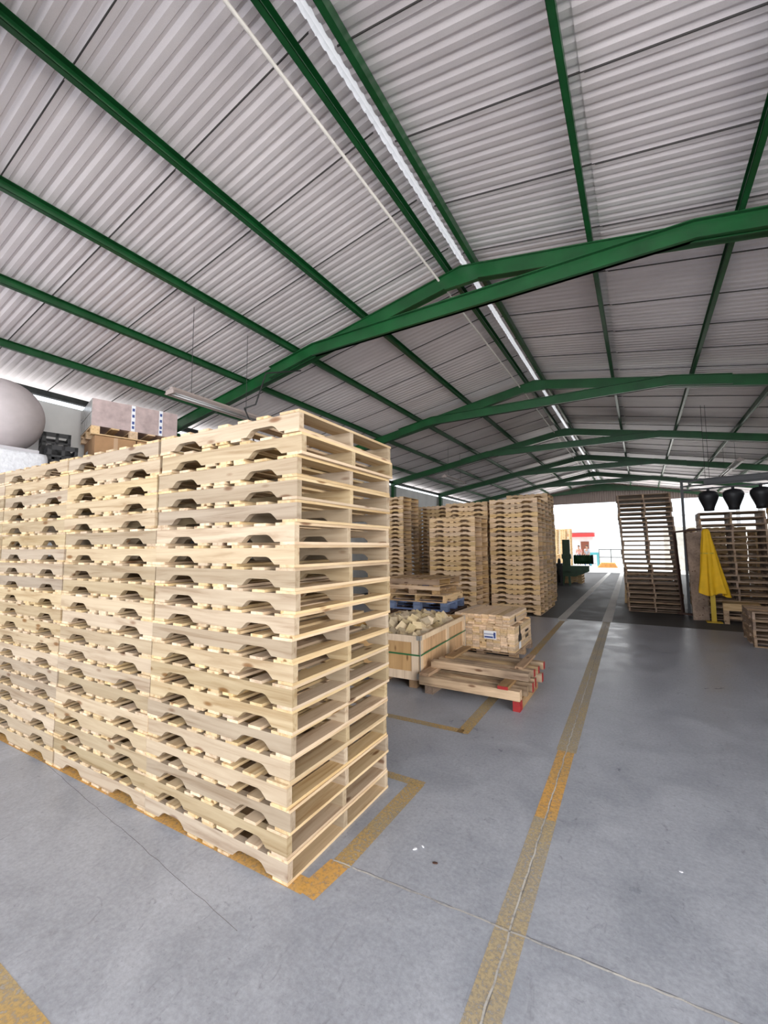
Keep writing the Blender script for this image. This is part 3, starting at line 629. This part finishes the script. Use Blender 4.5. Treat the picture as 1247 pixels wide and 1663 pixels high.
# ------------------------------------------------------------------ mezzanine with stored goods (back left)
mz = empty('storage_platform', (-7.9, 3.6, 0), 0, 'raised storage platform hidden behind the front pallet stacks', 'platform')
MB().box(-.95, 1.0, -2.3, 2.6, 2.52, 2.62).obj('deck', M['slab'], mz)
for x in (-.85, .9):
    for y in (-2.2, .3, 2.5): MB().box(x - .06, x + .06, y - .06, y + .06, 0, 2.52).obj('leg', M['black_steel'], mz)
bx = empty('wrapped_load', (-7.94, 4.13, 3.565), -0.27, 'stretch-wrapped carton load with printed tapes on a pallet, high at left', 'load')
g = MB(); g.box(-.5, .5, -.62, .70, .145, .60); g.obj('carton_block', M['wrap'], bx)
for yy in (-.02, .42): 
    tp = MB().box(.5, .503, yy - .03, yy + .03, .145, .60).obj('tape', M['paper'], bx)
    g = MB()
    for q in (.19, .27, .39, .50): g.box(.503, .505, yy - .018, yy + .018, q, q + .05)
    g.obj('print', M['blue_print'], tp)
g = MB()
for i in range(5): g.box(-.5 + i * .2 + .004, -.5 + i * .2 + .196, -.628, -.62, .15, .36); g.box(-.5 + i * .2 + .004, -.5 + i * .2 + .196, -.628, -.62, .375, .595)
g.obj('carton_ends', plain('grey_wrap', (0.36, 0.35, 0.34), 0.3, noise=.3, nscale=12), bx)
pl = empty('pallet', (-7.94, 4.13, 3.565), -0.27, 'block pallet under the wrapped carton load', 'pallet')
for x in (-.44, 0, .44):
    for y in (-.56, 0, .56): MB().box(x - .06, x + .06, y - .06, y + .06, .018, .122).obj('block', M['card'] if False else M['mid_x'], pl)
for y in (-.56, -.28, 0, .28, .56): MB().box(-.5, .5, y - .06, y + .06, .122, .144).obj('top_board', M['mid_x'], pl)
for x in (-.44, 0, .44): MB().box(x - .06, x + .06, -.62, .62, 0, .018).obj('bottom_board', M['mid_y'], pl)
for i, (yy, w, nm) in enumerate(((-.30, .60, 'left'), (.31, .58, 'right'))):
    T = Matrix.Rotation(-.27, 3, 'Z') @ Vector((0, yy + .04, 0))
    for kz, (z0, z1, lv) in enumerate(((2.62, 3.08, 'lower'), (3.085, 3.555, 'upper'))):
        b_ = empty('cardboard_box', (-7.94 + T.x, 4.13 + T.y, z0), -0.27, '%s %s brown cardboard box below the wrapped load' % (lv, nm), 'box', 'cardboard boxes under the wrapped load')
        MB().box(-.48, .48, -w / 2, w / 2, 0, z1 - z0).obj('carton', M['card'], b_)
        MB().box(.48, .482, -.03, .03, .1, z1 - z0).obj('tape', plain('brown_tape', (.5, .33, .2), .3), b_)
        MB().box(-.3, -.1, -w / 2 - .002, -w / 2, .12, .30).obj('label_sheet', M['paper'], b_)
T = Matrix.Rotation(-.27, 3, 'Z')
for yy, w, rx, nm in ((-.22, .5, .05, 'left'), (.24, .46, -.06, 'right')):
    t = T @ Vector((-.1, yy, 0)); o = MB().box(-.38, .38, -w / 2, w / 2, -.02, .02).obj('cardboard_sheet', M['card'], None, (-7.94 + t.x, 4.13 + t.y, 4.205), (rx, 0, -.27)); tag(o, 'folded brown cardboard lying on the wrapped load, %s one' % nm, 'cardboard', 'cardboard on the wrapped load')
# black crates
CR = [(x, y, 2.621 + k * .312, '%s crate of the %s stack' % (lv, sd_)) for x, y, sd_ in ((-8.27, 3.16, 'left'), (-7.70, 3.03, 'right')) for k, lv in enumerate(('bottom', 'middle', 'top'))]
for x, y, z2, nm in CR:
    if z2 > 3.2 and x > -8: continue
    c_ = empty('plastic_crate', (x, y, z2), -0.27, 'black plastic crate behind the white tank, ' + nm, 'crate', 'black crates by the tank')
    g = MB(); a, b_, t_ = .26, .18, .012
    g.box(-a, a, -b_, b_, 0, t_); 
    for sg in (-1, 1):
        for q0, q1 in ((0, .09), (.13, .16), (.24, .31)):
            g.box(-a, a, sg * b_ - t_, sg * b_ + t_ - .01, q0, q1); g.box(sg * a - t_, sg * a, -b_, b_, q0, q1)
        for xx in (-a + .02, -.09, .09, a - .02): g.box(xx - .02, xx + .02, sg * b_ - t_, sg * b_, 0, .31)
        for yy in (-b_ + .02, 0, b_ - .02): g.box(sg * a - t_, sg * a, yy - .02, yy + .02, 0, .31)
    g.obj('crate_body', M['black_plastic'], c_)
    MB().box(-.06, .06, -b_ - .004, -b_, .245, .29).obj('label_sheet', M['slab'], c_)
# white tank, slab and foam
g = MB(); R_ = .56
prof = [(R_ * math.sin(PI * i / 24) + 1e-4, R_ - R_ * math.cos(PI * i / 24)) for i in range(25)]
g.lathe(prof, 48, close=False); tag(g.obj('round_tank', M['white_tank'], None, (-8.12, 2.36, 3.105)), 'large round off-white tank on the raised platform at left', 'tank')
tag(MB().box(-.42, .60, -.42, .42, 0, .075).obj('white_slab', M['slab'], None, (-8.0, 2.22, 3.028)), 'pale grey slab the round tank rests on', 'slab')
def cushion(name, loc, sx_, sy_, sz_, label):
    g = MB(); n = 10
    bmx = bmesh.new(); bmesh.ops.create_cube(bmx, size=1.0); bmesh.ops.subdivide_edges(bmx, edges=bmx.edges[:], cuts=12, use_grid_fill=True)
    for v in bmx.verts:
        p_ = v.co.copy(); q = p_.copy()
        f_ = 1 - 0.10 * (abs(p_.x * 2) ** 6 + abs(p_.y * 2) ** 6 + abs(p_.z * 2) ** 6) / 3
        w = 0.012 * math.sin(p_.x * 50) * math.sin(p_.y * 50 + p_.z * 45)
        v.co = Vector((q.x * sx_ * (f_ + w), q.y * sy_ * (f_ + w), q.z * sz_ * (1 + w) + sz_ / 2))
    me = bpy.data.meshes.new(name); bmx.to_mesh(me); bmx.free(); me.materials.append(M['foam'])
    for p_ in me.polygons: p_.use_smooth = True
    o = put(name, me, None, loc, (0, 0, .0)); tag(o, label, 'foam', 'white foam bales'); return o
cushion('foam_bale', (-7.75, 2.22, 2.621), 1.25, .95, .395, 'quilted white foam bale under the slab at left')

# ------------------------------------------------------------------ lamps
def lamp(x, y0, y1, z, label, hz):
    L_ = y1 - y0; e = empty('tube_lamp', (x, (y0 + y1) / 2, z), 0, label, 'lamp', 'hanging tube lamps')
    g = MB(); g.prism([(-.05, 0.055), (.05, .055), (.11, 0.0), (.105, -.005), (.045, .045), (-.045, .045), (-.105, -.005), (-.11, 0)], -L_ / 2, L_ / 2); g.obj('reflector', M['lamp_body'], e)
    MB().box(-.035, .035, -L_ / 2 + .02, L_ / 2 - .02, .055, .09).obj('ballast_box', M['lamp_body'], e)
    for sx_ in (-.04, .04): MB().tube([(sx_, -L_ / 2 + .03, .015), (sx_, L_ / 2 - .03, .015)], .014).obj('tube', M['lamp_tube'], e)
    for sy in (-1, 1): 
        MB().box(-.085, .085, sy * (L_ / 2 - .015) - .012, sy * (L_ / 2 - .015) + .012, -.012, .05).obj('end_holder', M['lamp_body'], e)
        MB().tube([(0, sy * L_ * .3, .09), (0, sy * L_ * .3, hz - z + .13)], .004, 6).obj('hanger_wire', M['cord'], e)
    return e
lamp(-5.42, 3.35, 5.0, 3.80, 'hanging tube lamp with tan housing above the front pallets', roofz(-5.42))
lamp(2.46, 15.0, 18.2, 4.02, 'hanging tube lamp above the black hoods on the right', roofz(2.46))
lamp(-5.6, 13.3, 15.2, 4.05, 'dim hanging tube lamp over the stacks at the far left', roofz(-5.6))
g = MB(); g.tube([(-5.2, 4.45, 3.86), (-5.12, 4.6, 3.95), (-5.06, 4.75, 4.5), (-5.0, 5.5, 4.8)], .012, 8); g.tube([(-5.2, 4.45, 3.86), (-5.1, 4.5, 3.6), (-5.05, 4.52, 3.3)], .012, 8)
tag(g.obj('power_cord', M['cord']), 'black cord dropping from the roof frame beside the near tube lamp', 'cord')

# ------------------------------------------------------------------ right side: rig with hoods, gate, parasol, bench
ra = Vector((0.93, 12.70, 0)); rd = Vector((2.6, -0.75, 0)).normalized()
def rp(t, z, s=0): return ra + rd * t + Vector((-rd.y, rd.x, 0)) * s + Vector((0, 0, z))
rg = empty('overhead_rig', (0, 0, 0), 0, 'black steel overhead rail frame on a thin post, right of the aisle', 'rig')
MB().bar(rp(0, 0), rp(0, 3.28), .055, .055).obj('post', M['black_steel'], rg)
MB().bar(rp(3.6, 0), rp(3.6, 3.28), .055, .055).obj('post', M['black_steel'], rg)
g = MB(); g.bar(rp(-.03, 3.26), rp(3.6, 3.26), .05, .05); g.bar(rp(-.03, 3.13), rp(3.6, 3.13), .05, .035)
for i in range(10): g.bar(rp(.15 + i * .37, 3.13), rp(.15 + i * .37, 3.26), .03, .03)
g.obj('top_rail', M['black_steel'], rg)
MB().bar(rp(0, 3.035), rp(3.6, 3.045), .04, .035).obj('lower_rail', M['black_steel'], rg)
g = MB(); g.bar(rp(.45, 3.195), rp(1.75, 3.195), .08, .09); g.obj('motor_housing', plain('housing_grey', (.06, .06, .065), .5), rg)
g = MB()
for t in (.48, .56): g.tube([rp(t, 3.28), rp(t + .0, roofz(rp(t, 0).x, .0))], .005, 6)
g.obj('hanger_wire', M['cord'], rg)
for t, nm in ((.52, 'leftmost'), (.98, 'middle'), (1.46, 'rightmost')):
    e = empty('bell_hood', rp(t, 2.50, -.02), 0, 'black bell-shaped hood hanging from the rail, %s of three' % nm, 'hood', 'black bell hoods')
    MB().lathe([(.085, 0), (.10, .004), (.105, .06), (.125, .12), (.16, .21), (.19, .29), (.20, .35), (.185, .41), (.14, .455), (.07, .475), (.03, .48)], 28).obj('hood', M['black_plastic'], e)
    MB().tube([(0, 0, .475), (0, 0, .525)], .03).obj('hanger', M['black_steel'], e)
gt = empty('barred_gate', (0.70, 12.70, 0), -0.55, 'dark rusty barred gate leaning between the two right stacks', 'gate')
g = MB()
g.bar((0, 0, 2.02), (.62, 0, 2.07), .05, .04); g.bar((0, 0, .06), (.60, 0, .06), .05, .05)
g.obj('rail', M['rust'], gt)
for x in (0.02, .27, .40): 
    MB().bar((x + .10, 0, 0.08), (x, 0, 2.02), .045 if x > .1 else .10, .03).obj('bar', M['rust'], gt)
tag(MB().prism([(-.16, 0), (.16, 0), (.12, 2.02), (-.16, 1.98)], -.012, .012).obj('leaning_board', M['grey_y'], None, (1.10, 12.12, 0), (-0.06, 0, 0.3)), 'dark upright board leaning beside the parasol', 'board')
# folded parasol
pr_ = empty('folded_parasol', (1.31, 11.93, 0), 0, 'folded yellow parasol standing before the right pallet stack', 'parasol')
MB().box(-.045, .045, -.02, .02, 0, 1.9).obj('pole', M['yellow_post'], pr_)
MB().box(-.14, .14, -.12, .12, 0, .018).obj('base_plate', M['yellow_post'], pr_)
def folds(r, z, a):
    k = max(0.0, min(1.0, (1.98 - z) / 1.4)); f_ = 1 + (0.07 + .16 * k) * math.sin(7 * a + 1.4 * math.sin(z * 2)) + .06 * k * math.sin(13 * a)
    return r * f_
g = MB(); H_ = [(.02, 2.06), (.05, 2.05), (.075, 1.99), (.085, 1.88), (.105, 1.76), (.125, 1.6), (.145, 1.4), (.17, 1.2), (.195, 1.0), (.22, .82), (.24, .66), (.245, .60)]
g.lathe([(r, z) for r, z in H_], 84, folds, close=False); g.lathe([(r - .012, z) for r, z in H_[2:]], 84, folds, close=False)
vv = []
for x, y, z in g.v:
    k = (2.06 - z) / 1.46; hem = 0
    if z < .7: hem = -.05 * math.cos(math.atan2(y, x) * 3)
    vv.append((x - .05 + .075 * k, y * .8, z + hem + (0.03 * (x < 0) * k)))
g.v = vv; cn = g.obj('canopy', M['yellow_cloth'], pr_)
g = MB(); g.lathe([(.135, 1.50), (.138, 1.515), (.135, 1.53)], 40, close=False); g.v = [(x - .03, y * .85, z) for x, y, z in g.v]; g.obj('tie_band', M['yellow_post'], pr_)
# bench
bn = empty('wooden_bench', (1.80, 12.02, 0), -0.1, 'rough low wooden bench in front of the right pallet stack', 'bench')
MB().box(-.31, .31, -.28, .28, .40, .44).obj('top', M['mid_x'], bn)
MB().box(-.31, .31, -.28, -.25, .29, .40).obj('front_rail', M['mid_x'], bn); MB().box(-.31, .31, .25, .28, .29, .40).obj('back_rail', M['old_x'], bn)
for x in (-.26, .26):
    for y in (-.23, .23): MB().box(x - .045, x + .045, y - .02, y + .02, 0, .29).obj('leg', M['old_y'], bn)
MB().box(-.26, .26, -.02, .02, .08, .14).obj('stretcher', M['old_x'], bn)

# ------------------------------------------------------------------ green machine by the aisle
mc = empty('workshop_machine', (-2.78, 20.2, 0), 0.1, 'green workshop machine with dark flywheel and motor beside the aisle', 'machine')
g = MB(); g.box(-.18, .12, -.25, .25, .55, 1.98); g.box(-.22, .16, -.3, .3, 1.15, 1.35); g.obj('column', M['green_machine'], mc)
g = MB(); g.box(-.2, .85, -.3, .3, .62, .85); g.prism([(-.2, .62), (.85, .62), (.3, .40), (-.2, .40)], -.25, .25); g.obj('table', M['green_machine'], mc)
for x, y in ((-.15, -.22), (.05, -.22), (-.15, .22), (.05, .22)): MB().bar((x + (x * .4), y, 0), (x, y, .45), .08, .08).obj('leg', M['green_machine'], mc)
g = MB(); n = 24
g.tube([(.25, 0, 1.12), (.95, 0, 1.12)], .19, 24)
for i in range(7): g.tube([(.30 + i * .09, 0, 1.12), (.33 + i * .09, 0, 1.12)], .21, 24)
g.obj('motor', M['green_machine'], mc)
g = MB(); g.tube([(.95, 0, 1.12), (1.02, 0, 1.12)], .2, 24); g.obj('motor_cap', M['black_plastic'], mc)
for yy in (-.42, .42):
    g = MB()
    pts = [( -.34 + .0, yy * 0 + .52 * math.cos(2 * PI * i / 28), .60 + .52 * math.sin(2 * PI * i / 28)) for i in range(29)]
    g.tube([(p_[0] + (.0 if yy < 0 else -.2), p_[1], p_[2]) for p_ in pts], .05, 8, cap=False)
    for i in range(6):
        a = PI * i / 3; g.bar((-.34 + (.0 if yy < 0 else -.2), 0, .60), (-.34 + (.0 if yy < 0 else -.2), .5 * math.cos(a), .60 + .5 * math.sin(a)), .04, .05)
    g.obj('flywheel', M['dark_metal'], mc)
MB().box(-.75, -.2, -.3, .3, .0, .95).obj('cabinet', M['black_steel'], mc)

# ------------------------------------------------------------------ the yard beyond the gate
struct(MB().box(-14, 3.4, 50.0, 50.3, 0, 3.9).obj('wall_yard', M['white_paint']))
struct(MB().box(-14, 3.4, 49.9, 50.4, 3.9, 4.0).obj('trim_21', M['slab']))
struct(MB().box(1.4, 9.0, 36.0, 36.2, -0.02, 3.0).obj('wall_boundary', M['block']))
g = MB()
for i in range(70):
    xx = 1.4 + i * .11; g.bar((xx, 36.1, 3.0), (xx + .8, 36.1, 3.8), .012, .012); g.bar((xx, 36.1, 3.8), (xx + .8, 36.1, 3.0), .012, .012)
g.bar((1.4, 36.1, 3.82), (10, 36.1, 3.82), .05, .05)
tag(g.obj('mesh_fence', M['zinc']), 'wire mesh fence on top of the pale block wall outside', 'fence')
kk = empty('yard_booth', (-4.9, 45.5, 0), 0, 'white booth with red awning band and brown door out in the yard', 'booth')
MB().box(-1.2, 1.0, 0, 2.5, 0, 2.75).obj('booth_wall', M['white_paint'], kk); MB().box(-1.3, 1.15, -.7, .1, 2.6, 2.95).obj('awning', M['red_awning'], kk)
MB().prism([(-1.4, 3.0), (1.2, 3.0), (.9, 3.5), (-1.1, 3.5)], -.4, 2.5).obj('roof', M['white_paint'], kk)
MB().box(-.1, .62, -.04, 0, 0, 2.15).obj('door', M['brown_door'], kk)
tm = empty('teal_machine', (-3.4, 41.5, 0), 0, 'pale teal bench machine standing in the sunlit yard', 'machine')
MB().box(-.5, .25, -.3, .3, .95, 1.15).obj('top', M['teal'], tm)
for x in (-.42, .17): MB().box(x - .07, x + .07, -.28, .28, 0, .95).obj('side', M['teal'], tm)
op = empty('plank_pile', (-2.3, 38.6, 0), 0, 'low pile of orange planks on the ground in the yard', 'planks')
for i in range(4): MB().box(-.75 + i * .08, .65 - i * .05, -.4, .4, i * .1, i * .1 + .07).obj('plank_layer', M['orange'], op)
fr_ = empty('pipe_frame', (-2.2, 41.0, 0), 0, 'thin grey pipe rack standing behind the orange planks', 'rack')
g = MB()
for x in (-.9, 0, .9): g.tube([(x, 0, 0), (x, 0, 1.45)], .025)
for z in (.75, 1.4): g.tube([(-.9, 0, z), (.9, 0, z)], .025)
g.obj('frame', M['dark_metal'], fr_)

def person(loc, rz, label, shirt, trousers, pose=0.0):
    e = empty('person', loc, rz, label, 'person')
    J = {'pel': (0, 0, .95), 'wst': (0, 0, 1.08), 'chs': (0, .01, 1.30), 'nek': (0, .015, 1.48), 'hd0': (0, .025, 1.56), 'hd1': (0, .03, 1.68), 'hd2': (0, .02, 1.75)}
    E_ = [('pel', 'wst'), ('wst', 'chs'), ('chs', 'nek'), ('nek', 'hd0'), ('hd0', 'hd1'), ('hd1', 'hd2')]
    Rr = {'pel': .135, 'wst': .12, 'chs': .145, 'nek': .055, 'hd0': .075, 'hd1': .09, 'hd2': .06}
    for s_, n_ in ((-1, 'l'), (1, 'r')):
        st_ = s_ * .12 * pose
        J.update({n_ + 'hip': (s_ * .09, 0, .88), n_ + 'kne': (s_ * .10, .03 + st_, .49), n_ + 'ank': (s_ * .10, st_ * 1.6, .09), n_ + 'toe': (s_ * .11, .14 + st_ * 1.6, .035),
                  n_ + 'sho': (s_ * .18, 0, 1.41), n_ + 'elb': (s_ * .25, -.02 - st_, 1.13), n_ + 'wri': (s_ * .25, .12 + pose * .1, .92), n_ + 'han': (s_ * .245, .17 + pose * .1, .86)})
        Rr.update({n_ + 'hip': .09, n_ + 'kne': .06, n_ + 'ank': .042, n_ + 'toe': .035, n_ + 'sho': .06, n_ + 'elb': .043, n_ + 'wri': .028, n_ + 'han': .032})
        E_ += [('pel', n_ + 'hip'), (n_ + 'hip', n_ + 'kne'), (n_ + 'kne', n_ + 'ank'), (n_ + 'ank', n_ + 'toe'), ('chs', n_ + 'sho'), (n_ + 'sho', n_ + 'elb'), (n_ + 'elb', n_ + 'wri'), (n_ + 'wri', n_ + 'han')]
        for q in range(4):
            fx = (q - 1.5) * .017; J[n_ + 'f%d' % q] = (s_ * .245 + fx, .185 + pose * .1, .80 - .008 * (q in (0, 3)) * -1); J[n_ + 'g%d' % q] = (s_ * .245 + fx, .20 + pose * .1, .765)
            Rr[n_ + 'f%d' % q] = .009; Rr[n_ + 'g%d' % q] = .008; E_ += [(n_ + 'han', n_ + 'f%d' % q), (n_ + 'f%d' % q, n_ + 'g%d' % q)]
        J[n_ + 't'] = (s_ * .245 - s_ * .045, .19 + pose * .1, .84); Rr[n_ + 't'] = .009; E_.append((n_ + 'han', n_ + 't'))
    def skin(name, keys, edges, mat, grow=0):
        idx = {k_: i for i, k_ in enumerate(keys)}; me = bpy.data.meshes.new(name); me.from_pydata([J[k_] for k_ in keys], [(idx[a], idx[b_]) for a, b_ in edges], [])
        me.materials.append(mat); o = put(name, me, e); o.modifiers.new('skin', 'SKIN'); sv = me.skin_vertices.new(name='') if not me.skin_vertices else me.skin_vertices[0]
        for i, k_ in enumerate(keys): me.skin_vertices[0].data[i].radius = (Rr[k_] + grow, (Rr[k_] + grow) * (.72 if k_ in ('pel', 'wst', 'chs') else 1))
        me.skin_vertices[0].data[0].use_root = True
        sb = o.modifiers.new('sub', 'SUBSURF'); sb.levels = 2; sb.render_levels = 2
        o.modifiers['skin'].use_smooth_shade = True
        return o
    keys = list(J.keys()); skin('body', keys, E_, M['skin'])
    sk = ['chs', 'wst', 'pel', 'lsho', 'rsho', 'lelb', 'relb']; skin('shirt', sk, [('chs', 'wst'), ('wst', 'pel'), ('chs', 'lsho'), ('chs', 'rsho'), ('lsho', 'lelb'), ('rsho', 'relb')], shirt, .016)
    tk = ['pel', 'lhip', 'rhip', 'lkne', 'rkne', 'lank', 'rank']; skin('trousers', tk, [('pel', 'lhip'), ('pel', 'rhip'), ('lhip', 'lkne'), ('rhip', 'rkne'), ('lkne', 'lank'), ('rkne', 'rank')], trousers, .014)
    hb = MB(); hb.lathe([(.001, .095), (.05, .088), (.085, .055), (.098, .01), (.09, -.03)], 20, close=False); h_ = hb.obj('hair', M['hair'], e, (0, .01, 1.69)); h_.rotation_euler = (.35, 0, 0)
    g = MB(); g.box(-.04, -.022, .112, .120, 1.66, 1.672); g.box(.022, .04, .112, .120, 1.66, 1.672); g.box(-.025, .025, .108, .116, 1.595, 1.603); g.obj('face_marks', M['hair'], e)
    g = MB(); g.prism([(.10, 1.66), (.135, 1.625), (.10, 1.618)], -.012, .012, 'YZ'); g.obj('nose', M['skin'], e)
    return e
person((-3.88, 39.4, 0), PI * .9, 'person in grey shirt and blue jeans walking in the sunlit yard', M['shirt'], M['jeans'], 1.0)
person((-4.75, 41.6, 0), PI * .9, 'person in pinkish shirt standing by the booth in the yard', M['shirt_red'], M['jeans'], 0.0)

# ------------------------------------------------------------------ litter on the floor
def chip(name, x, y, sx_, sy_, h, mat, rz, label):
    g = MB(); rnd = random.Random(int(x * 1000)); n = 7
    p_ = [(sx_ * rnd.uniform(.6, 1) * math.cos(2 * PI * i / n), sy_ * rnd.uniform(.6, 1) * math.sin(2 * PI * i / n)) for i in range(n)]
    g.prism(p_, 0, h, 'XY'); tag(g.obj(name, mat, None, (x, y, .0025), (0, 0, rz)), label, 'litter', 'litter on the floor')
chip('dry_leaf', -1.02, 2.21, .022, .009, .004, M['rust'], .4, 'small dark dry leaf on the floor between stack and seam')
chip('wood_chip', -1.16, 2.25, .016, .007, .004, M['paper'], 1.1, 'pale wood chip on the floor beside the dry leaf')
chip('wood_chip', -1.13, 2.29, .012, .006, .004, M['paper'], -.5, 'tiny pale wood splinter nearer the front stack')
chip('paper_scrap', 0.10, 2.80, .012, .006, .002, M['paper'], .2, 'tiny white scrap on the open floor at right')
